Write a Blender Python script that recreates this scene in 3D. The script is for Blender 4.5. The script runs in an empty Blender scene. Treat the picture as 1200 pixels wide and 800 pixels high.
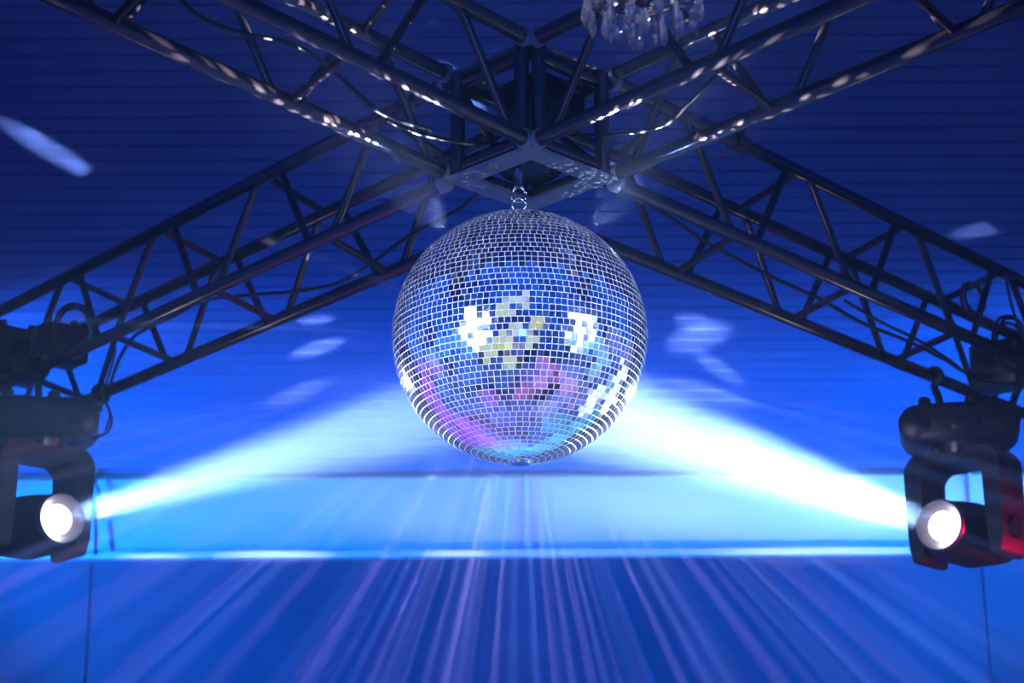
import bpy, bmesh, math, random
from mathutils import Vector, Matrix
rnd = random.Random(7)
C = bpy.context.scene.collection
sc = bpy.context.scene
PI = math.pi
V = Vector
ZT = 3.40                                   # height of the underside of the truss crossing

# ------------------------------------------------------------------ camera
PITCH, ROLL = 0.3018, -0.0059
CAM = V((-0.0472, -4.5116, -1.8241 + ZT))
fwd = V((0, math.cos(PITCH), math.sin(PITCH)))
rt0 = V((1, 0, 0)); up0 = rt0.cross(fwd)
rt = rt0 * math.cos(ROLL) + up0 * math.sin(ROLL)
up = up0 * math.cos(ROLL) - rt0 * math.sin(ROLL)
FPX = 2333.33
cd = bpy.data.cameras.new('camera'); cam = bpy.data.objects.new('camera', cd); C.objects.link(cam)
cd.sensor_width = 36; cd.lens = 70
m = Matrix((rt, up, -fwd)).transposed().to_4x4(); m.translation = CAM
cam.matrix_world = m
cd.clip_start = 0.02
cd.dof.use_dof = True; cd.dof.focus_distance = 4.35; cd.dof.aperture_fstop = 4.5
sc.camera = cam

def at(px, py, Y):
    """world point seen at photo pixel (px, py) on the vertical plane y = Y"""
    v = rt * ((px - 600) / FPX) - up * ((py - 400) / FPX) + fwd
    return CAM + v * ((Y - CAM.y) / v.y)

# ------------------------------------------------------------------ materials
def mat(name, col, rough=.5, metal=0., noise=.0, nscale=12., bump=0., spec=.5, **kw):
    M = bpy.data.materials.new(name); M.use_nodes = True
    nt = M.node_tree; b = nt.nodes['Principled BSDF']
    b.inputs['Roughness'].default_value = rough; b.inputs['Metallic'].default_value = metal
    b.inputs['Specular IOR Level'].default_value = spec
    for k, v in kw.items(): b.inputs[k].default_value = v
    tc = nt.nodes.new('ShaderNodeTexCoord')
    n = nt.nodes.new('ShaderNodeTexNoise'); n.inputs['Scale'].default_value = nscale; n.inputs['Detail'].default_value = 5
    nt.links.new(tc.outputs['Object'], n.inputs['Vector'])
    mix = nt.nodes.new('ShaderNodeMix'); mix.data_type = 'RGBA'
    mix.inputs['A'].default_value = (*[c * (1 - noise) for c in col], 1)
    mix.inputs['B'].default_value = (*[min(1, c * (1 + noise)) for c in col], 1)
    nt.links.new(n.outputs['Fac'], mix.inputs['Factor'])
    nt.links.new(mix.outputs['Result'], b.inputs['Base Color'])
    if bump:
        bp = nt.nodes.new('ShaderNodeBump'); bp.inputs['Strength'].default_value = bump; bp.inputs['Distance'].default_value = .004
        nt.links.new(n.outputs['Fac'], bp.inputs['Height']); nt.links.new(bp.outputs['Normal'], b.inputs['Normal'])
    return M
def emis(name, col, st):
    M = bpy.data.materials.new(name); M.use_nodes = True
    b = M.node_tree.nodes['Principled BSDF']
    b.inputs['Base Color'].default_value = (.8, .8, .8, 1); b.inputs['Roughness'].default_value = .1
    b.inputs['Emission Color'].default_value = (*col, 1); b.inputs['Emission Strength'].default_value = st
    return M

STEEL = mat('painted_truss_steel', (.085, .065, .075), .24, .75, .45, 30, .15)
BAR = mat('flat_steel_bar', (.16, .19, .30), .5, .15, .3, 40, .1)
BLACK = mat('black_plastic', (.012, .012, .014), .38, 0, .2, 30, .1)
BLACKG = mat('black_enamel', (.02, .02, .022), .25, .2, .2, 20)
RUBBER = mat('cable_rubber', (.010, .010, .011), .5, 0, .2, 60)
GREYM = mat('lens_ring_metal', (.15, .13, .18), .35, .5, .1, 20)
CHROME = mat('bright_steel', (.75, .75, .78), .18, 1., .1, 20)
MIRROR = mat('mirror_glass', (.93, .94, .96), .07, 1., .03, 8)
GROUT = mat('tile_edges', (.90, .88, .92), .45, 0, .08, 90, 0, .6)
BOARD = mat('painted_boards', (.11, .20, .50), .55, 0, .12, 3, .1)
FRIEZE = mat('pale_upper_wall', (.42, .56, .88), .6, 0, .06, 2)  # upper wall band, paler than the wall below
DADO = mat('dark_lower_wall', (.038, .058, .145), .6, 0, .25, 2.5)  # lower wall, much darker than the band above
TRIMD = mat('dark_trim_paint', (.10, .10, .12), .5, 0, .15, 8)
TRIML = mat('pale_trim_paint', (.62, .68, .85), .45, 0, .08, 8)
FLOORM = mat('floor_paint', (.16, .15, .30), .5, 0, .2, 3)
SIDEM = mat('side_wall_paint', (.05, .12, .40), .6, 0, .15, 2)
LENS = emis('lit_lens', (.93, .96, 1), 26)
LED = emis('status_led', (.2, .4, 1), 2)
CRYSTAL = mat('cut_crystal', (.85, .86, 1), .02, 0, .02, 5, 0, .5, **{'Transmission Weight': .91, 'IOR': 1.55})
CHFRAME = mat('chandelier_metal', (.08, .07, .07), .3, .9, .2, 40)

# ------------------------------------------------------------------ mesh helpers
def link(name, bm, M, parent=None, smooth=True, **props):
    me = bpy.data.meshes.new(name); bmesh.ops.recalc_face_normals(bm, faces=bm.faces)
    bm.to_mesh(me); bm.free(); me.materials.append(M)
    if smooth:
        for p in me.polygons: p.use_smooth = True
    o = bpy.data.objects.new(name, me); C.objects.link(o)
    if parent: o.parent = parent
    for k, v in props.items(): o[k] = v
    return o
def autosmooth(o, ang=35):
    me = o.data
    bm = bmesh.new(); bm.from_mesh(me)
    for e in bm.edges:
        if len(e.link_faces) == 2 and e.calc_face_angle(0) > math.radians(ang): e.smooth = False
    bm.to_mesh(me); bm.free(); return o
def thing(name, label, cat, loc, rz=0, group=None):
    o = bpy.data.objects.new(name, None); C.objects.link(o); o.empty_display_size = .1
    o.location = loc; o.rotation_euler = (0, 0, rz)
    o['label'] = label; o['category'] = cat
    if group: o['group'] = group
    return o
def tag(o, label, cat, group=None):
    o['label'] = label; o['category'] = cat
    if group: o['group'] = group
    return o
def tube(bm, pts, r, seg=12, cap=True):
    pts = [V(p) for p in pts]; rings = []; t0 = None; n = None
    for i, p in enumerate(pts):
        a = pts[max(i - 1, 0)]; b = pts[min(i + 1, len(pts) - 1)]
        t = (b - a).normalized()
        if n is None:
            n = t.orthogonal().normalized()
        else:
            n = (n - t * n.dot(t)).normalized()
        bb = t.cross(n)
        rr = r[i] if isinstance(r, (list, tuple)) else r
        rings.append([bm.verts.new(p + (n * math.cos(2 * PI * k / seg) + bb * math.sin(2 * PI * k / seg)) * rr) for k in range(seg)])
    for i in range(len(rings) - 1):
        for k in range(seg):
            bm.faces.new((rings[i][k], rings[i][(k + 1) % seg], rings[i + 1][(k + 1) % seg], rings[i + 1][k]))
    if cap: bm.faces.new(rings[0][::-1]); bm.faces.new(rings[-1])
    return bm
def smoothpath(ctrl, n=8, closed=False):
    """Catmull-Rom through the control points"""
    P = [V(p) for p in ctrl]; out = []
    for i in range(len(P) - 1):
        p0 = P[max(i - 1, 0)]; p1 = P[i]; p2 = P[i + 1]; p3 = P[min(i + 2, len(P) - 1)]
        for k in range(n):
            t = k / n
            out.append(.5 * ((2 * p1) + (p2 - p0) * t + (2 * p0 - 5 * p1 + 4 * p2 - p3) * t * t + (3 * p1 - p0 - 3 * p2 + p3) * t ** 3))
    out.append(P[-1]); return out
def box(bm, c, s, bev=0, rot=None, seg=2):
    r = bmesh.ops.create_cube(bm, size=1)
    vs = r['verts']
    for v in vs: v.co = V((v.co.x * s[0], v.co.y * s[1], v.co.z * s[2]))
    if bev:
        es = list({e for v in vs for e in v.link_edges})
        rb = bmesh.ops.bevel(bm, geom=es, offset=bev, segments=seg, affect='EDGES', profile=.5)
        vs = list({v for f in rb['faces'] for v in f.verts} | {v for v in vs if v.is_valid})
    for v in vs:
        if rot: v.co = rot @ v.co
        v.co += V(c)
    return bm
def lathe(bm, prof, axis='z', seg=24, M=None):
    """prof: list of (radius, height) ; revolved about z, then put through matrix M"""
    rings = []
    for (r, z) in prof:
        ring = []
        for k in range(seg):
            p = V((r * math.cos(2 * PI * k / seg), r * math.sin(2 * PI * k / seg), z))
            ring.append(bm.verts.new(M @ p if M else p))
        rings.append(ring)
    for i in range(len(rings) - 1):
        for k in range(seg):
            bm.faces.new((rings[i][k], rings[i][(k + 1) % seg], rings[i + 1][(k + 1) % seg], rings[i + 1][k]))
    bm.faces.new(rings[0][::-1]); bm.faces.new(rings[-1])
    return bm
def prism(bm, outline, axis_o, ax, ay, az, depth):
    """extrude a 2-D outline (list of (a, b)) placed at axis_o with axes ax, ay through depth along az (centred)"""
    f = [bm.verts.new(axis_o + ax * a + ay * b - az * depth / 2) for a, b in outline]
    g = [bm.verts.new(axis_o + ax * a + ay * b + az * depth / 2) for a, b in outline]
    n = len(f)
    bm.faces.new(f[::-1]); bm.faces.new(g)
    for i in range(n): bm.faces.new((f[i], f[(i + 1) % n], g[(i + 1) % n], g[i]))
    return bm
NB = bmesh.new

# ------------------------------------------------------------------ room shell
DW = 9.0; YW = CAM.y + DW                    # back wall
def zc(d): return CAM.z + (0.2408 + .25) * DW - .25 * d       # sloping ceiling, d = distance in front of the camera
RX = 5.2; YF = -10.0
def struct(name, bm, M, smooth=False):
    o = link(name, bm, M, None, smooth); o['kind'] = 'structure'; return o
bm = NB()
d = DW; per = .0815; prev = None
while d > -.3:
    prof = [(d, 0), (d - per * .86, 0), (d - per * .88, .014), (d - per * .98, .014)]
    for dd, dz in prof:
        y = CAM.y + dd; z = zc(dd) + dz
        cur = (bm.verts.new((-RX, y, z)), bm.verts.new((RX, y, z)))
        if prev: bm.faces.new((prev[0], prev[1], cur[1], cur[0]))
        prev = cur
    d -= per
y0 = prev[0].co.y; zr = prev[0].co.z
a, b = bm.verts.new((-RX, YF, zr - 1.4)), bm.verts.new((RX, YF, zr - 1.4))
bm.faces.new((prev[0], prev[1], b, a))
struct('ceiling', bm, BOARD)
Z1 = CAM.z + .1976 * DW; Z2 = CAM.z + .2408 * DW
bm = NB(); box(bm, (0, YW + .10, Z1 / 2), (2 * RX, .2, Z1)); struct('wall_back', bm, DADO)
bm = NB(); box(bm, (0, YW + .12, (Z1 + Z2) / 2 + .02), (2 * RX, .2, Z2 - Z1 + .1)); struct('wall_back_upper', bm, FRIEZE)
bm = NB(); box(bm, (0, YW - .02, Z1), (2 * RX, .07, .035), .006); struct('trim_1', bm, TRIML)
bm = NB(); box(bm, (0, YW - .005, Z2 - .012), (2 * RX, .05, .016), .003); struct('trim_2', bm, TRIMD)
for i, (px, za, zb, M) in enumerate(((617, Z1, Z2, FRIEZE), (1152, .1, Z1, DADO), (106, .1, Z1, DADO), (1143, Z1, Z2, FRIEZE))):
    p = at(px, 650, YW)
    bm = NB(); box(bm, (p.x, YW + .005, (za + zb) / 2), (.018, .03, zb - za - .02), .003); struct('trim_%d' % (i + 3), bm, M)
bm = NB(); box(bm, (0, (YW + YF) / 2, -.05), (2 * RX, YW - YF, .1)); struct('floor', bm, FLOORM)
bm = NB(); box(bm, (0, YF - .1, 2.5), (2 * RX, .2, 5.2)); struct('wall_front', bm, SIDEM)
for s, nm in ((-1, 'wall_left'), (1, 'wall_right')):
    bm = NB(); box(bm, (s * (RX + .1), (YW + YF) / 2, 3.1), (.2, YW - YF, 6.2)); struct(nm, bm, SIDEM)

# ------------------------------------------------------------------ truss
W0 = .30; HZ = .263
q = 2 ** -.5
U, W_ = V((-q, -q, 0)), V((q, -q, 0))
ARM = {  # d, lat, W, H, lateral offset, z offset   (measured from the photo)
 'nl': (V((-.7157, -.6938, .0798)), V((-.6961, .718, 0)), .281, .263, .003, .0),
 'nr': (V((.7353, -.675, .0617)), V((.6763, .7367, 0)), .289, .262, .002, .0),
 'fl': (V((-.6752, .7374, -.0186)), V((-.7376, -.6753, 0)), .297, .263, -.005, -.006),
 'fr': (V((.6959, .7176, -.0278)), V((.7179, -.6962, 0)), .295, .268, -.006, -.0077)}
def AP(a, side, lv, s, rel=False):
    d, lat, W, H, ol, oz = ARM[a]
    p = d * (W0 / 2 + s) + lat * (ol + side * W / 2) + V((0, 0, oz + lv * H))
    return p if rel else p + V((0, 0, ZT))
RC = .019; RB = .0105
def brace_path(p0, p1, along, gap=.035, n=5):
    """bent round bar from chord point p0 to chord point p1 with curved feet running along the chord"""
    dr = (p1 - p0).normalized()
    s = 1 if dr.dot(along) >= 0 else -1
    a = p0 - along * s * gap; b = p1 + along * s * gap
    pts = [a]
    for k in range(1, n + 1):
        t = k / n; c1 = p0 + dr * gap
        pts.append((1 - t) ** 2 * a + 2 * t * (1 - t) * p0 + t * t * c1)
    for k in range(0, n + 1):
        t = k / n; c0 = p1 - dr * gap
        pts.append((1 - t) ** 2 * c0 + 2 * t * (1 - t) * p1 + t * t * b)
    return pts
def build_arm(a, label, length, v_plus, v_minus, bot, top):
    root = thing('box_truss', label, 'truss', (0, 0, ZT), 0, 'box truss arms meeting over the ball')
    d, lat, W, H, ol, oz = ARM[a]
    for side in (1, -1):
        for lv in (0, 1):
            bm = NB(); tube(bm, [AP(a, side, lv, .0, True), AP(a, side, lv, length, True)], RC, 20)
            autosmooth(link('chord', bm, STEEL, root))
            # welded end sleeve against the corner block
            bm = NB(); tube(bm, [AP(a, side, lv, -.004, True), AP(a, side, lv, .012, True)], RC + .005, 20)
            autosmooth(link('end_sleeve', bm, BAR, root))
    def brace(p0, p1):
        bm = NB(); tube(bm, brace_path(p0, p1, d), RB, 10); autosmooth(link('diagonal_brace', bm, STEEL, root), 50)
    for side, lst in ((1, v_plus), (-1, v_minus)):
        for (s0, l0, s1, l1) in lst:
            if max(s0, s1) < length: brace(AP(a, side, l0, s0, True), AP(a, side, l1, s1, True))
    for lv, lst in ((0, bot), (1, top)):
        for (s0, s1) in lst:
            if max(s0, s1) < length: brace(AP(a, 1, lv, s0, True), AP(a, -1, lv, s1, True))
    return root
def vee(first_top, period, length, lead):
    """zigzag on a vertical face: top->bottom then bottom->top, repeated"""
    out = []; s = first_top
    while s < length:
        out.append((s, 1, s + lead, 0)); out.append((s + lead + .10, 0, s + period - .10, 1)); s += period
    return out
def veeb(first, period, length, lead):
    out = []; s = first
    while s < length:
        out.append((s, 0, s + lead, 1)); out.append((s + lead + .09, 1, s + period - .07, 0)); s += period
    return out
LF, LN = 5.2, 4.2
def rng(s, p, n, ds): return [(s + p * i, s + p * i + ds) for i in range(n)]
P = .525
build_arm('fl', 'dark box truss arm running back to the far left above the left spotlight', LF,
          vee(.27, P, LF, .18), vee(.38, P, LF, .15), rng(.475, P, 10, .11), rng(.765, P, 10, .11) + [(.24, .35)])
build_arm('fr', 'dark box truss arm running back to the far right above the right spotlight', LF,
          vee(.29, P, LF, .17), vee(.38, P, LF, .15), rng(.475, P, 10, .11), rng(.765, P, 10, .11) + [(.24, .35)])
build_arm('nl', 'box truss arm coming forward overhead to the upper left', LN,
          veeb(.05, .48, LN, .165), veeb(.05, .48, LN, .165), rng(.48, .48, 8, .06), rng(.27, .48, 8, .1))
build_arm('nr', 'box truss arm coming forward overhead to the upper right beside the chandelier', LN,
          veeb(.05, .48, LN, .165), veeb(.05, .48, LN, .165), rng(.47, .48, 8, .04), rng(.27, .48, 8, .1))

# corner block
root = thing('truss_corner_block', 'square steel corner block joining four truss arms over the mirror ball', 'truss corner', (0, 0, ZT))
hb = .150; bw = .058
for lv, z in ((0, -.006), (1, HZ + .006)):
    for k in range(4):
        ang = PI / 4 + k * PI / 2
        ex = V((math.cos(ang), math.sin(ang), 0)); ey = V((-ex.y, ex.x, 0))
        bm = NB()
        prism(bm, [(-hb, hb), (hb, hb), (hb - bw, hb - bw), (-hb + bw, hb - bw)], V((0, 0, z)), ey, ex, V((0, 0, 1)), .008)
        link('flat_bar', bm, BAR, root, False)
        bm = NB(); zz = z + (.026 if lv == 0 else -.026)
        tube(bm, [ex * (hb - .02) + ey * (-hb + .02) + V((0, 0, zz)), ex * (hb - .02) + ey * (hb - .02) + V((0, 0, zz))], .017, 16)
        autosmooth(link('rail_tube', bm, STEEL, root))
for k in range(4):
    ang = k * PI / 2; c = V((math.cos(ang), math.sin(ang), 0)); t = V((-c.y, c.x, 0))
    for s in (-1, 1):
        bm = NB(); p = c * (.148 * 2 ** .5 - .032) + t * s * .021
        tube(bm, [p + V((0, 0, 0)), p + V((0, 0, HZ))], .0175, 16); autosmooth(link('corner_post', bm, STEEL, root))
for k in range(4):      # face diagonals of the block
    ang = PI / 4 + k * PI / 2
    ex = V((math.cos(ang), math.sin(ang), 0)); ey = V((-ex.y, ex.x, 0))
    if k in (0, 1):
        bm = NB(); tube(bm, [ex * .13 + ey * -.11 + V((0, 0, .03)), ex * .13 + ey * .11 + V((0, 0, HZ - .03))], .010, 10)
        autosmooth(link('diagonal_brace', bm, STEEL, root))

# pipe collars on the arms
def collar(a, side, lv, s, label):
    p = AP(a, side, lv, s); d = ARM[a][0]
    t = thing('pipe_clamp', label, 'clamp', p)
    bm = NB(); tube(bm, [-d * .024, d * .024], RC + .007, 20); autosmooth(link('band', bm, BLACKG, t))
    bm = NB(); box(bm, (0, 0, .034), (.03, .03, .026), .004); link('bolt_block', bm, BLACKG, t)
    return t
def s_at(a, side, lv, px):
    lo, hi = -.3, 3.2
    def f(s):
        v = AP(a, side, lv, s) - CAM; return 600 + FPX * v.dot(rt) / v.dot(fwd) - px
    for _ in range(50):
        m_ = (lo + hi) / 2
        if f(lo) * f(m_) <= 0: hi = m_
        else: lo = m_
    return lo
collar('fr', 1, 1, s_at('fr', 1, 1, 866), 'black collar clamp on the top tube of the far right truss')

# ------------------------------------------------------------------ mirror ball
BC = V((-.0289, 0, -.4091 + ZT)); R = .3035
ball = thing('mirror_ball', 'large silver mirror ball of small square tiles hanging under the truss crossing', 'mirror ball', BC)
bm = NB()
rows = 64; dth = PI / rows
for i in range(rows):
    th = -PI / 2 + (i + .5) * dth
    cols = max(4, round(2 * PI * math.cos(th) / dth)); ph0 = rnd.random() * 6.283
    if abs(th) > PI / 2 - dth * 1.6: continue
    rj = rnd.gauss(0, .006)
    for j in range(cols):
        ph = ph0 + 2 * PI * (j + rnd.gauss(0, .02)) / cols
        n = V((math.cos(th) * math.cos(ph), math.cos(th) * math.sin(ph), math.sin(th)))
        e = V((-math.sin(ph), math.cos(ph), 0)); u = n.cross(e)
        c = n * R
        w = 2 * PI * math.cos(th) / cols * R * .5 * .855; h = dth * R * .5 * .855
        jn = (n + e * rnd.gauss(0, .013) + u * (rnd.gauss(0, .013) + rj)).normalized()
        e2 = (e - jn * e.dot(jn)).normalized(); u2 = jn.cross(e2)
        tp = [bm.verts.new(c + e2 * a_ * w + u2 * b_ * h) for a_, b_ in ((-1, -1), (1, -1), (1, 1), (-1, 1))]
        bt = [bm.verts.new(c - n * .004 + e * a_ * w + u * b_ * h) for a_, b_ in ((-1, -1), (1, -1), (1, 1), (-1, 1))]
        f = bm.faces.new(tp); f.material_index = 0
        for k in range(4):
            f = bm.faces.new((bt[k], bt[(k + 1) % 4], tp[(k + 1) % 4], tp[k])); f.material_index = 1
me = bpy.data.meshes.new('mirror_tiles'); bm.to_mesh(me); bm.free()
me.materials.append(MIRROR); me.materials.append(GROUT)
o = bpy.data.objects.new('mirror_tiles', me); C.objects.link(o); o.parent = ball
bm = NB(); bmesh.ops.create_uvsphere(bm, u_segments=96, v_segments=48, radius=R - .0004)
link('core', bm, GROUT, ball)
bm = NB(); lathe(bm, [(.001, -.007), (.022, -.006), (.024, 0), (.02, .004)], M=Matrix.Translation((0, 0, -R)), seg=24); autosmooth(link('bottom_cap', bm, MIRROR, ball))
bm = NB(); lathe(bm, [(.035, -.01), (.035, .004), (.012, .008), (.012, .022), (.006, .026)], M=Matrix.Translation((0, 0, R)), seg=24); autosmooth(link('top_cap', bm, CHROME, ball))
bm = NB(); tube(bm, [V((.016 * math.cos(t_ * PI / 8), 0, R + .034 + .016 * math.sin(t_ * PI / 8))) for t_ in range(17)], .004, 10); link('hanging_ring', bm, CHROME, ball)

# motor that turns the ball
mt = thing('ball_motor', 'black round motor inside the truss block turning the mirror ball', 'motor', (BC.x + .03, .035, ZT + .024))
bm = NB(); lathe(bm, [(.001, -.004), (.070, -.002), (.078, .006), (.078, .055), (.07, .062), (.001, .063)], seg=40); autosmooth(link('housing', bm, BLACKG, mt))
bm = NB(); lathe(bm, [(.013, -.052), (.013, -.004)], seg=20, M=Matrix.Translation((-.03, -.035, 0))); autosmooth(link('shaft', bm, CHROME, mt))
bm = NB(); tube(bm, [V((-.03 + .017 * math.cos(t_ * PI / 8), -.033, -.070 + .021 * math.sin(t_ * PI / 8))) for t_ in range(17)], .0042, 10); link('shackle', bm, CHROME, mt)
bm = NB(); box(bm, (-.02, -.02, .075), (.05, .40, .02), .004, Matrix.Rotation(PI / 4, 3, 'Z')); link('mounting_bar', bm, STEEL, mt)
ho = thing('hoist_box', 'black control box tucked inside the upper part of the truss block', 'box', (.03, .03, ZT + .165))
bm = NB(); box(bm, (0, 0, .045), (.17, .15, .09), .012, Matrix.Rotation(PI / 4, 3, 'Z')); link('case', bm, BLACK, ho)
bm = NB(); box(bm, (.075, -.075, .045), (.03, .03, .02), .004, Matrix.Rotation(PI / 4, 3, 'Z')); link('plug', bm, BLACKG, ho)

# ------------------------------------------------------------------ moving heads
def rounded(outline, r=.01, n=3):
    out = []; N = len(outline)
    for i in range(N):
        p = V((*outline[i], 0)); a = V((*outline[i - 1], 0)); b = V((*outline[(i + 1) % N], 0))
        da = (a - p); db = (b - p); rr = min(r, da.length * .45, db.length * .45)
        p0 = p + da.normalized() * rr; p1 = p + db.normalized() * rr
        for k in range(n + 1):
            t = k / n; v = (1 - t) ** 2 * p0 + 2 * t * (1 - t) * p + t * t * p1
            out.append((v.x, v.y))
    return out
def moving_head(px, pz, Y, lens_py, aim, label, clamps, mirror):
    top = at(px, pz, Y)                          # top centre of the base
    root = thing('moving_head_light', label, 'spotlight', top, 0, 'moving head spotlights hanging from the far truss arms')
    X, Yx, Z = V((1, 0, 0)), V((0, 1, 0)), V((0, 0, 1))
    # base, long side across the picture, slightly turned
    rb = Matrix.Rotation(-mirror * math.radians(12), 3, 'Z')
    bm = NB(); box(bm, (0, 0, -.068), (.27, .21, .125), .022, rb, 3); autosmooth(link('base', bm, BLACK, root), 40)
    for s in (-1, 1):
        bm = NB(); tube(bm, [rb @ V((s * .122, -.105, -.070)), rb @ V((s * .122, -.090, -.070)), rb @ V((s * .122, .090, -.070)), rb @ V((s * .122, .105, -.070))], [.040, .061, .061, .040], 28)
        autosmooth(link('bumper', bm, BLACK, root), 40)
    for k, (dx, dy) in enumerate(((-.10, -.06), (-.05, .05), (.04, -.05), (.10, .04))):
        bm = NB(); lathe(bm, [(.020, -.012), (.020, .012), (.014, .020)], M=Matrix.Translation(rb @ V((dx, dy, 0))), seg=16); autosmooth(link('socket', bm, BLACK, root))
    bm = NB(); box(bm, (.0, -.106, -.075), (.09, .004, .04), .002, rb); link('display', bm, BLACKG, root)
    bm = NB(); box(bm, (.062 * mirror, -.107, -.098), (.006, .004, .006), .001, rb); link('indicator', bm, LED, root)
    # yoke and head turned to the ball
    lensz = at(px, lens_py, Y).z
    pv = V((top.x, top.y, lensz - .0))
    f3 = (aim - pv).normalized()
    f = V((f3.x, f3.y, 0)).normalized(); l = V((-f.y, f.x, 0))
    zp = lensz - top.z - .005                     # pivot height in local space
    zb = -.130
    bm = NB(); lathe(bm, [(.085, -.030), (.09, -.004), (.09, .004)], M=Matrix.Translation((0, 0, zb)), seg=32); autosmooth(link('pan_collar', bm, BLACKG, root))
    # yoke: inverted U seen along the beam
    wo, wi = .158, .106
    out = [(-wo, zp - .03), (-wo - .004, zb - .055), (-wo + .03, zb - .018), (wo - .03, zb - .018), (wo + .004, zb - .055), (wo, zp - .03), (wo - .012, zp - .085), (wi + .006, zp - .085),
           (wi, zp), (wi - .004, zb - .085), (wi - .03, zb - .062), (-wi + .03, zb - .062), (-wi + .004, zb - .085), (-wi, zp), (-wi - .006, zp - .085), (-wo + .012, zp - .085)]
    bm = NB(); prism(bm, rounded(out, .016), V((0, 0, 0)), l, Z, f, .15)
    bm.normal_update(); bmesh.ops.triangulate(bm, faces=[x for x in bm.faces if len(x.verts) > 4])
    autosmooth(link('yoke', bm, BLACK, root), 30)
    for s in (-1, 1):
        bm = NB(); tube(bm, [l * s * (wo - .006) + Z * zp, l * s * (wo + .012) + Z * zp], .034, 24); autosmooth(link('tilt_knob', bm, BLACKG, root))
    # head: lofted rounded body along the beam axis
    ax = f3; side = l; upv = side.cross(ax) * -1
    if upv.z < 0: upv = -upv
    c0 = V((0, 0, zp))
    prof = [(-.175, .055, .05), (-.165, .078, .07), (-.10, .096, .084), (.03, .098, .086), (.085, .093, .084), (.130, .083, .080), (.150, .077, .077)]
    bm = NB(); rings = []; NS = 32
    for i, (s, a_, b_) in enumerate(prof):
        p_ = 4.0 if i < 4 else (3. if i == 4 else 2.0)
        ring = []
        for k in range(NS):
            t = 2 * PI * k / NS; cx, cy = math.cos(t), math.sin(t)
            rr = (abs(cx) ** p_ + abs(cy) ** p_) ** (-1 / p_)
            ring.append(bm.verts.new(c0 + ax * s + side * a_ * cx * rr + upv * b_ * cy * rr))
        rings.append(ring)
    for i in range(len(rings) - 1):
        for k in range(NS): bm.faces.new((rings[i][k], rings[i][(k + 1) % NS], rings[i + 1][(k + 1) % NS], rings[i + 1][k]))
    bm.faces.new(rings[0][::-1]); bm.faces.new(rings[-1])
    head = autosmooth(link('lamp_head', bm, BLACK, root), 40)
    Mx = Matrix((side, upv, side.cross(upv))).transposed().to_4x4()
    sgn = 1 if side.cross(upv).dot(ax) > 0 else -1
    Mx.translation = c0 + ax * .150
    def S(pr): return [(r_, z_ * sgn) for r_, z_ in pr]
    bm = NB(); lathe(bm, S([(.076, -.01), (.079, .016), (.074, .024), (.058, .010), (.045, .000)]), M=Mx, seg=40); autosmooth(link('lens_ring', bm, GREYM, head), 40)
    bm = NB(); lathe(bm, S([(.044, .000), (.040, .008), (.029, .013), (.015, .016), (.002, .017)]), M=Mx, seg=32); link('lens', bm, LENS, head)
    for k in range(3):
        bm = NB(); box(bm, c0 - ax * (.05 + .025 * k) + upv * .086, (.006, .12, .006), .002, Matrix((ax, side, upv)).transposed()); link('cooling_fin', bm, BLACKG, head)
    # clamps up to the chords
    for (a, side_, s) in clamps:
        p = AP(a, side_, 0, s) - top; d = ARM[a][0]
        foot = V((p.x * .75, p.y * .55, 0))
        bm = NB()
        n_ = 14; hook = []
        pd = d.cross(Z).normalized()
        for k in range(n_ + 1):
            t = -PI * .55 + k / n_ * PI * 1.5
            hook.append(p + pd * math.cos(t) * (RC + .008) + Z * math.sin(t) * (RC + .008))
        tube(bm, hook, .0095, 10)
        tube(bm, [foot, (foot + hook[0]) / 2 + V((0, 0, .01)), hook[0]], .012, 10)
        cl = autosmooth(link('hook_clamp', bm, BLACKG, root), 50)
        bm = NB(); tube(bm, [p - Z * (RC + .005), p - Z * (RC + .038)], .009, 8); link('clamp_screw', bm, BLACKG, cl)
    return top + c0 + ax * .175, f3

aimR = at(664, 466, 0); aimL = at(560, 466, 0)
lensR = moving_head(1122, 477, 1.45, 624, aimR, 'black moving head spotlight shining left from the far right truss', [('fr', -1, 1.86), ('fr', 1, 1.93)], 1)
lensL = moving_head(48, 470, 1.47, 615, aimL, 'black moving head spotlight shining right, cut by the left picture edge', [('fl', -1, 2.08), ('fl', 1, 1.95)], -1)

# ------------------------------------------------------------------ chandelier
CY = -1.30
cc = at(752, -8, CY)
ch = thing('crystal_chandelier', 'crystal chandelier with hanging cut drops at the top edge', 'chandelier', cc)
def ringp(r, z, n=40): return [V((r * math.cos(2 * PI * k / n), r * math.sin(2 * PI * k / n), z)) for k in range(n + 1)]
for r_, z_ in ((.103, .012), (.066, -.012), (.125, .09), (.085, .16)):
    bm = NB(); tube(bm, ringp(r_, z_), .0032, 8, False); link('ring', bm, CHFRAME, ch)
for k in range(6):
    a_ = k * PI / 3 + .3
    bm = NB(); tube(bm, smoothpath([V((.012 * math.cos(a_), .012 * math.sin(a_), .20)), V((.09 * math.cos(a_), .09 * math.sin(a_), .13)), V((.103 * math.cos(a_), .103 * math.sin(a_), .012)), V((.066 * math.cos(a_), .066 * math.sin(a_), -.012)), V((.01 * math.cos(a_), .01 * math.sin(a_), -.022))]), .0032, 8); link('arm', bm, CHFRAME, ch)
bm = NB(); lathe(bm, [(.004, -.03), (.016, -.02), (.009, .02), (.02, .08), (.012, .14), (.022, .20), (.008, .26)], seg=20); autosmooth(link('stem', bm, CHFRAME, ch))
dz = zc(CY - CAM.y) - cc.z
bm = NB(); tube(bm, [V((0, 0, .25)), V((0, 0, dz - .03))], .005, 8); link('cable', bm, CHFRAME, ch)
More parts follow.
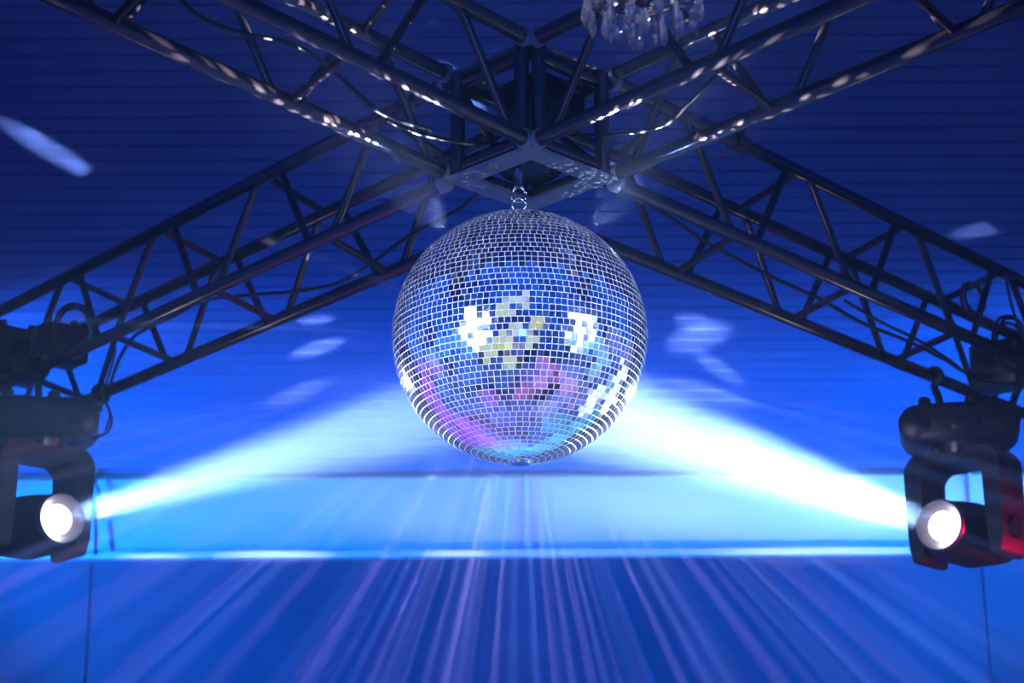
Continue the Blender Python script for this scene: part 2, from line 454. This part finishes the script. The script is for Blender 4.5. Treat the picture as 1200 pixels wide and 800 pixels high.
bm = NB(); lathe(bm, [(.012, -.05), (.05, -.035), (.06, .0)], M=Matrix.Translation((0, 0, dz)), seg=28); autosmooth(link('ceiling_rose', bm, CHFRAME, ch))
dm = NB()
lathe(dm, [(.0012, 0), (.0042, -.003), (.0062, -.012), (.0085, -.034), (.0075, -.041), (.0006, -.055)], seg=8)
dme = bpy.data.meshes.new('crystal_drop'); bmesh.ops.recalc_face_normals(dm, faces=dm.faces); dm.to_mesh(dme); dm.free(); dme.materials.append(CRYSTAL)
bmn = NB(); bmesh.ops.create_icosphere(bmn, subdivisions=1, radius=.0066)
bme = bpy.data.meshes.new('crystal_bead'); bmn.to_mesh(bme); bmn.free(); bme.materials.append(CRYSTAL)
def part(name, me, p, sc_=1., rz=0.):
    o = bpy.data.objects.new(name, me); C.objects.link(o); o.parent = ch; o.location = p; o.scale = (sc_,) * 3; o.rotation_euler = (0, 0, rz); return o
for r_, z_, n_, off in ((.103, .012, 15, 0), (.066, -.012, 9, .2), (.03, -.024, 4, .1), (.125, .09, 16, .1)):
    for k in range(n_):
        a_ = 2 * PI * k / n_ + off + rnd.gauss(0, .02); rr = r_ + rnd.gauss(0, .002)
        p = V((rr * math.cos(a_), rr * math.sin(a_), z_ - .006))
        part('crystal_bead', bme, p + V((0, 0, -.002)), rnd.uniform(.8, 1.05), rnd.random() * 3)
        part('crystal_drop', dme, p + V((0, 0, -.010 - rnd.random() * .004)), rnd.uniform(.88, 1.08), rnd.random() * 3)
for k in range(10):     # swags of beads between the rings
    a_ = 2 * PI * k / 10
    for j in range(3):
        t = (j + .5) / 3; rr = .103 * (1 - t) + .066 * t
        part('crystal_bead', bme, V((rr * math.cos(a_), rr * math.sin(a_), .012 * (1 - t) - .012 * t - .014 * math.sin(PI * t))), .8, rnd.random() * 3)
bm = NB(); lathe(bm, [(.003, -.03), (.0105, -.036), (.0145, -.048), (.0105, -.06), (.002, -.066)], seg=10); link('finial', bm, CRYSTAL, ch, False)

# ------------------------------------------------------------------ cables
def cable(pts, r, label, n=8, name='power_cable'):
    bm = NB(); tube(bm, smoothpath(pts, n), r, 8)
    return tag(link(name, bm, RUBBER), label, 'cable')
def yl(a, px, side=0, lv=.5):
    """depth (y) on a truss arm at pixel column px"""
    s = s_at(a, side, lv, px); return AP(a, side, lv, s).y
def run(a, lst, side=0, lv=.5): return [at(px, py, yl(a, px, side, lv)) for px, py in lst]
cable(run('nl', [(205, -6), (232, 18), (258, 31), (292, 41), (330, 48), (366, 64), (400, 92), (440, 128), (470, 142), (505, 152)]), .0052, 'black cable winding along inside the upper left truss arm')
cable(run('nl', [(452, 140), (480, 153), (520, 163), (548, 168)], -.5, .2) + [V((-.10, .02, ZT + .10)), V((-.03, .02, ZT + .15))], .0045, 'black cable entering the left side of the truss block')
cable([V((.06, .02, ZT + .12))] + run('nr', [(700, 158), (740, 156), (780, 146), (810, 118), (835, 92), (870, 60), (905, 36)], 0, .4), .0045, 'black cable looping from truss block along upper right arm')
cable([V((-.10, .08, ZT + .02))] + run('fl', [(545, 240), (520, 255), (480, 276), (440, 305), (400, 330), (350, 341), (300, 345), (240, 352), (200, 372), (160, 392), (140, 420), (128, 455)], -.6, .1), .0055, 'black cable drooping along the far left truss arm')
cable([V((.10, .08, ZT + .03))] + run('fr', [(745, 232), (790, 258), (830, 285), (900, 322), (960, 350), (1010, 378), (1060, 398), (1105, 420), (1140, 440), (1180, 440)], -.2, .2), .0058, 'thick black cable sagging along the far right truss arm')
cable(run('fr', [(990, 352), (1030, 376), (1075, 398), (1110, 420), (1150, 446), (1210, 450)], .2, .1), .0045, 'thinner black cable below the thick one on far right arm')
# drop cables to the heads
cable([at(121, 450, 1.55), at(120, 462, 1.50), at(127, 478, 1.48), at(131, 492, 1.46), at(126, 506, 1.44), at(108, 514, 1.45)], .0042, 'short black lead looping beside the left spotlight base')
cable([at(136, 408, 1.5), at(131, 428, 1.5), at(125, 448, 1.5), at(122, 466, 1.48), at(129, 484, 1.44), at(124, 504, 1.42)], .0036, 'thin black lead dropping from far left truss to spotlight')
def coil(cx, cy, Y, rpx, turns, label, seed):
    rr = random.Random(seed); pts = []
    r0 = rpx / FPX * (Y - CAM.y) * 1.06; c = at(cx, cy, Y)
    for k in range(turns * 12):
        t = 2 * PI * k / 12
        w = 1 + .12 * math.sin(t * .37 + seed) + rr.gauss(0, .02)
        pts.append(c + V((r0 * w * math.cos(t) * .75, .03 * math.sin(t * .21 + seed) + r0 * .35 * math.cos(t), r0 * w * math.sin(t) * 1.1)))
    return cable(pts, .0048, label, 3, 'cable_coil')
coil(1140, 350, 1.25, 19, 2, 'looped black cable hung over the far right truss by the edge', 2)
coil(1186, 402, 1.40, 28, 3, 'bundle of coiled cable at the right picture edge', 5)
coil(88, 388, 1.35, 26, 3, 'looped black cable hung in the far left truss', 9)
cable([at(1178, 322, 1.2), at(1184, 352, 1.22), at(1192, 378, 1.25), at(1204, 400, 1.3)], .0045, 'black cable hanging down at right picture edge')
def gearbox(px, py, Y, s, rz, label):
    p = at(px, py, Y); t = thing('power_box', label, 'box', p, rz)
    bm = NB(); box(bm, (0, 0, 0), s, .012); autosmooth(link('case', bm, BLACK, t), 40)
    bm = NB(); box(bm, (0, -s[1] / 2 - .004, .01), (s[0] * .6, .01, s[2] * .4), .003); link('cover_plate', bm, BLACKG, t)
    for k in (-1, 1):
        bm = NB(); tube(bm, [V((k * s[0] * .3, 0, s[2] / 2 - .005)), V((k * s[0] * .3, 0, s[2] / 2 + .03))], .012, 12); autosmooth(link('connector', bm, BLACKG, t))
gearbox(70, 405, 1.50, (.15, .12, .12), .7, 'dark power box mounted in the far left truss above the spotlight')
gearbox(18, 418, 1.70, (.17, .12, .17), .7, 'dark power box in the far left truss at the left edge')
gearbox(1172, 430, 1.62, (.16, .12, .15), -.7, 'dark power box in the far right truss above the spotlight')

# small fitting on the back wall
p = at(116, 549, YW)
wb = thing('wall_bracket', 'small dark cable bracket high on the back wall beside left spotlight', 'bracket', (p.x, YW, p.z))
bm = NB(); box(bm, (0, -.03, 0), (.11, .06, .035), .006); link('plate', bm, TRIMD, wb)
bm = NB(); box(bm, (.0, -.05, -.02), (.03, .03, .03), .004); link('hook', bm, TRIMD, wb)
cable([at(114, 553, YW - .05), at(112, 566, YW - .04), at(117, 580, YW - .04), at(113, 600, YW - .04), at(112, 650, YW - .06)], .008, 'dark cable hanging from the bracket on the back wall')
cable([at(116, 380, YW - 1.1), at(116, 460, YW - .4), at(115, 548, YW - .04)], .006, 'dark cable running down to the bracket on the back wall')

# ------------------------------------------------------------------ lights
def spot(name, loc, target, power, col, size, blend=.3, rad=.03):
    l = bpy.data.lights.new(name, 'SPOT'); l.energy = power; l.color = col; l.spot_size = math.radians(size); l.spot_blend = blend; l.shadow_soft_size = rad
    o = bpy.data.objects.new(name, l); C.objects.link(o); o.location = loc
    o.rotation_euler = (V(target) - V(loc)).to_track_quat('-Z', 'Y').to_euler(); return o
# the two moving heads
spot('head_beam', lensR[0], lensR[0] + lensR[1], 90000, (.68, .84, 1), 8.5, .6, .045)
spot('head_spill', lensR[0], aimR + V((-.2, 0, -.16)), 3600, (.5, .78, 1), 17, 1, .03)
spot('head_beam', lensL[0], lensL[0] + lensL[1], 40000, (.68, .84, 1), 7.5, .5, .03)
spot('head_spill', lensL[0], aimL + V((0, 0, -.1)), 900, (.6, .66, 1), 22, 1, .03)
spot('head_flare', lensR[0], lensR[0] + lensR[1], 190, (.5, .75, 1), 40, 1, .03)
spot('head_flare', lensL[0], lensL[0] + lensL[1], 60, (.5, .7, 1), 30, 1, .03)
# their partners on the near arms, behind the camera's view, aimed at the ball
def refl(px, py, dist):
    """where a lamp stands whose mirror image sits at pixel (px, py) on the ball"""
    v = (rt * ((px - 600) / FPX) - up * ((py - 400) / FPX) + fwd).normalized()
    oc = CAM - BC; b = oc.dot(v); t = -b - math.sqrt(b * b - oc.dot(oc) + R * R)
    p = CAM + v * t; n = (p - BC).normalized(); r_ = v - n * 2 * v.dot(n)
    return p + r_ * dist
for cx_, cy_ in ((556, 382), (682, 384)):
    for ox, oy in ((0, 0), (-15, 8), (11, 12), (-5, -12), (12, -7), (-2, 20)):
        spot('front_lamp', refl(cx_ + ox, cy_ + oy, 3.0), BC - V((0, 0, .05)), 150, (.46, .58, 1), 11, .1, .26)
# unseen spots added to brighten the upper band of the back wall
for x_, tx, c_, p_ in ((-1.3, -.9, (.45, .5, 1), 60), (0.1, .0, (.75, .68, 1), 150), (1.3, 1.1, (.7, .88, 1), 260), (2.4, 2.0, (.65, .85, 1), 200)):
    o = spot('band_fill', (x_, 2.5, 2.1), (tx, YW, 3.57), p_, c_, 55, .9, .03); o.scale = (1, .17, 1)
# unseen coloured spots added so the tiles have patches to mirror
def fill_bank(spots, col, L, rad, dist=2.7):
    for px, py in spots:
        p = refl(px, py, dist); P_ = L * PI * rad * rad * 4 * PI
        spot('tile_fill', p, BC, P_, col, math.degrees(2 * math.atan((rad + .3) / dist)), .1, rad)
fill_bank([(590, 362), (606, 384), (590, 402), (612, 352), (622, 400), (598, 424), (575, 412), (632, 378)], (.66, .80, .16), .95, .36)
fill_bank([(640, 428), (655, 440), (668, 452), (632, 448), (610, 458)], (.8, .2, .7), .5, .36)
fill_bank([(512, 478), (530, 490), (550, 500), (505, 462), (560, 512), (535, 508), (580, 520)], (.30, .04, 1), .75, .5)
fill_bank([(498, 440), (510, 430), (572, 466)], (.6, .10, .95), .45, .42)
fill_bank([(600, 524), (622, 528), (580, 530), (645, 520), (665, 505), (690, 490), (650, 494)], (.06, .55, 1), .6, .5)
fill_bank([(535, 398), (520, 408), (508, 420), (548, 408), (570, 395)], (.08, .5, 1), .5, .36)
fill_bank([(698, 402), (706, 420), (694, 438), (684, 410), (670, 396), (716, 452)], (.25, .72, 1), .7, .36)
fill_bank([(700, 462), (715, 470), (728, 440), (690, 478)], (.75, .92, 1), 1.6, .36)
fill_bank([(556, 330), (640, 334), (610, 318), (580, 300), (650, 300), (530, 300), (620, 280), (590, 270), (560, 275), (665, 330), (690, 310), (510, 320), (500, 350), (720, 345), (520, 370), (480, 370), (735, 375), (545, 425), (655, 365), (620, 345), (590, 335)], (.0, .13, 1), .30, .75, 3.0)
fill_bank([(520, 445), (540, 455), (560, 440), (590, 490), (612, 480), (630, 500), (575, 480), (485, 400), (490, 420), (545, 475)], (.03, .16, 1), .4, .5)
fill_bank([(650, 470), (676, 462), (668, 440), (720, 400), (735, 420), (640, 480)], (.3, .36, 1), .45, .5)
for gx in range(-3, 4):
    for gy in range(-3, 4):
        x_, y_ = 609 + gx * 40 + (20 if gy % 2 else 0), 395 + gy * 40
        if math.hypot(x_ - 609, y_ - 395) < 128:
            fill_bank([(x_, y_)], (.0, .12, 1) if gy < 1 else (.06, .18, 1), .48, .8, 3.0)
# blue wash on the back of the room and ceiling, plus unseen fill added round the camera for the ball
for s in (-1, 1):
    spot('blue_wash', (s * 3.4, 2.6, 2.9), (s * 1.0, YW, 3.8), 1450, (.0, .205, 1), 70, .9, .15)
    spot('cyan_wash', (s * 2.0, -3.0, 1.0), (s * RX, -2.4, 2.4), 700, (.0, .22, 1), 80, .8, .2)
spot('blue_wash', (0, -7.5, 1.0), (0, -4.6, 6.0), 450, (.0, .14, 1), 100, .6, .2)
spot('blue_wash', (0, 2.4, .3), (0, YW, 2.4), 380, (.0, .15, 1), 110, .8, .1)
spot('blue_wash', (0, -6.5, .6), (0, YF, 3.0), 450, (.0, .14, 1), 130, .8, .2)
# coloured washes on the floor that the ball mirrors
spot('magenta_wash', (-1.6, 2.0, 2.2), (-1.3, 1.6, 0), 250, (.55, .06, 1), 80, .6, .1)
spot('cyan_wash', (.3, 3.2, 2.2), (.2, 2.6, 0), 500, (.0, .6, 1), 90, .6, .1)
spot('amber_wash', (-.5, -6.0, 1.2), (-.5, -6.4, 0), 300, (.9, .9, .3), 100, .6, .1)
spot('pink_wash', (1.5, -2.9, 1.3), (1.0, -2.6, 0), 80, (.8, .3, 1), 80, .6, .1)
spot('violet_wash', (-.5, -1.4, 1.6), (-.6, -1.2, 0), 60, (.2, .25, 1), 90, .6, .1)
spot('red_wash', (3.4, 1.4, 2.3), tuple(lensR[0] + V((.17, 0, -.05))), 330, (1, .0, .12), 12, .5, .05)
# beams thrown by the mirror ball
rr = random.Random(11)
def throw(dirv, power, col, size):
    dirv = dirv.normalized(); p = BC + dirv * (R * 1.03)
    return spot('ball_ray', p, p + dirv, power, col, size, .9, .004)
COLS = [(1, .58, .95), (1, .45, .75), (.8, .7, 1), (.25, .5, 1), (1, .75, 1)]
RAYP = 210
toc = (CAM - BC).normalized()
n_ = 0
while n_ < 170:
    az = rr.uniform(0, 2 * PI); el = math.radians(rr.uniform(-80, -10))
    dv = V((math.cos(az) * math.cos(el), math.sin(az) * math.cos(el), math.sin(el)))
    if dv.dot(toc) > .45 or (dv.y > .2 and abs(dv.z) < .1): continue
    throw(dv, RAYP * rr.uniform(4, 34) ** 1.2, rr.choice(COLS), rr.uniform(.9, 3.0)); n_ += 1
for k in range(26):     # more of them fanning out sideways
    az = (0 if k % 2 else PI) + rr.uniform(-.5, .3) * (1 if k % 2 == 0 else -1) * -1; el = math.radians(rr.uniform(-50, 4))
    dv = V((math.cos(az) * math.cos(el), math.sin(az) * math.cos(el), math.sin(el)))
    if dv.y > .2 and abs(dv.z) < .1: continue
    throw(dv, RAYP * rr.uniform(10, 40), rr.choice(COLS), rr.uniform(.9, 2.6))
def ceil_at(px, py):
    v = rt * ((px - 600) / FPX) - up * ((py - 400) / FPX) + fwd
    dd = zc(0) - CAM.z; t = dd / (v.z + .25 * v.y); return CAM + v * t
def streak(pa, pb, width, power, col, hit=ceil_at):
    """a flat beam from the ball that lands as a streak from pixel pa to pixel pb"""
    A, B = hit(*pa), hit(*pb); M_ = (A + B) / 2; dv = (M_ - BC).normalized()
    o = throw(dv, power, col, 5); L_ = B - A; x = (L_ - dv * L_.dot(dv)); D_ = (M_ - BC).length
    o.data.spot_size = 2 * math.atan(x.length / 2 / D_); x.normalize()
    z = -dv; y = z.cross(x); o.rotation_euler = Matrix((x, y, z)).transposed().to_euler()
    o.scale = (1, width, 1); o.data.spot_blend = 1.; o.data.shadow_soft_size = .004
    return o
for pa, pb, w_, pw in (((-25, 125), (135, 222), .15, 4), ((20, 145), (60, 172), .3, 2), ((330, 420), (415, 395), .3, 9), ((340, 378), (400, 372), .3, 6), ((770, 410), (870, 378), .4, 8), ((780, 372), (850, 385), .5, 5),
                       ((800, 405), (880, 455), .35, 7), ((760, 440), (900, 480), .2, 9), ((300, 480), (400, 440), .3, 6), ((1100, 280), (1200, 258), .25, 3), ((505, 60), (575, 150), .3, 3), ((690, 160), (760, 240), .4, 2)):
    streak(pa, pb, w_, RAYP * pw * 1.0, (.6, .62, 1))
streak((60, 180), (150, 226), .2, RAYP * 3, (.4, .5, 1))
def ledge(px, py): return at(px, py, YW - .055)
for pa, pb, pw in (((125, 653), (235, 653), 9), ((235, 651), (410, 651), 9), ((480, 649), (590, 649), 6), ((800, 649), (1100, 649), 5)):
    streak(pa, pb, .12, RAYP * pw * .6, (.7, .75, 1), ledge)
# flecks of light that the ball's tiles throw on the trusses
def flecks(dirv, power, size, scale, thr, aim=None):
    o = throw(V(dirv), power, (.85, .86, 1), size)
    if aim: o.rotation_euler = (aim - o.location).to_track_quat('-Z', 'Y').to_euler()
    o.name = 'ball_flecks'; l = o.data
    l.use_nodes = True; nt = l.node_tree; em = nt.nodes['Emission']
    tc = nt.nodes.new('ShaderNodeTexCoord'); vo = nt.nodes.new('ShaderNodeTexVoronoi'); vo.inputs['Scale'].default_value = scale; vo.inputs['Randomness'].default_value = .55
    mr = nt.nodes.new('ShaderNodeMapRange'); mr.inputs['From Min'].default_value = thr; mr.inputs['From Max'].default_value = thr * .7
    nt.links.new(tc.outputs['Normal'], vo.inputs['Vector']); nt.links.new(vo.outputs['Distance'], mr.inputs['Value']); nt.links.new(mr.outputs['Result'], em.inputs['Strength'])
flecks((-.50, -.50, .60), 900, 72, 24, .29)
flecks((.50, -.50, .60), 900, 72, 24, .29)
for lx, ly, lz, lc in ((-1.8, -3.6, 4.9, (1, .9, 1)), (1.9, -3.2, 5.0, (.2, .4, 1)), (-1.2, .6, 4.6, (.9, .85, 1)), (2.2, .2, 4.7, (.3, .5, 1)), (.4, -4.6, 5.2, (.8, .8, 1)), (-2.6, -1.2, 4.6, (1, .9, 1)), (3.0, -1.6, 4.6, (.2, .35, 1)), (.3, .9, 4.4, (.6, .7, 1)), (-1.3, -3.7, 1.3, (.8, .72, 1)), (2.3, -2.6, 1.2, (.15, .35, 1))):
    spot('sparkle_fill', (lx, ly, lz), cc, 520 if lz > 3 else 130, lc, 5, .4, .085)  # unseen spots added only to make the crystals sparkle
flecks((.7, -.42, .42), 26, 75, 26, .27, V((.16, .0, ZT)))
flecks((-.66, -.5, .45), 10, 60, 24, .24, V((-.15, -.02, ZT)))
for dv in ((0, -.1, -1), (.4, 0, -.9), (-.4, 0, -.9), (.75, -.1, -.65), (-.75, -.1, -.65)): g_ = throw(V(dv), 170, (.55, .40, 1), 46); g_.data.shadow_soft_size = .1; g_.location = BC + V(dv).normalized() * R * 1.36
for sx in (-1, 1): throw(V((sx * .55, -.45, .62)), 4, (.15, .32, 1), 100)
for sx in (-1, 1): g_ = throw(V((sx * .8, .5, .0)), 14, (.7, .55, 1), 110); g_.data.shadow_soft_size = .05; g_.location = BC + V((sx * .8, .5, .0)).normalized() * R * 1.25  # soft fill added beside the ball to light the far chords

# ------------------------------------------------------------------ haze and dim ambience
wd = bpy.data.worlds.new('hazy_air'); sc.world = wd; wd.use_nodes = True
nt = wd.node_tree; bg = nt.nodes['Background']; bg.inputs['Color'].default_value = (0, .01, .06, 1); bg.inputs['Strength'].default_value = .0
vs = nt.nodes.new('ShaderNodeVolumeScatter'); vs.inputs['Density'].default_value = .032; vs.inputs['Anisotropy'].default_value = .3
vs.inputs['Color'].default_value = (.36, .54, 1, 1)
nt.links.new(vs.outputs['Volume'], nt.nodes['World Output'].inputs['Volume'])

sc.view_settings.view_transform = 'Standard'; sc.view_settings.look = 'None'
sc.view_settings.gamma = 1; sc.view_settings.use_curve_mapping = False
sc.view_settings.exposure = -0.22
cy = sc.cycles
cy.max_bounces = 8; cy.diffuse_bounces = 2; cy.glossy_bounces = 4; cy.transmission_bounces = 6; cy.volume_bounces = 0
cy.sample_clamp_indirect = 4; cy.caustics_reflective = False; cy.caustics_refractive = False
cy.use_denoising = True
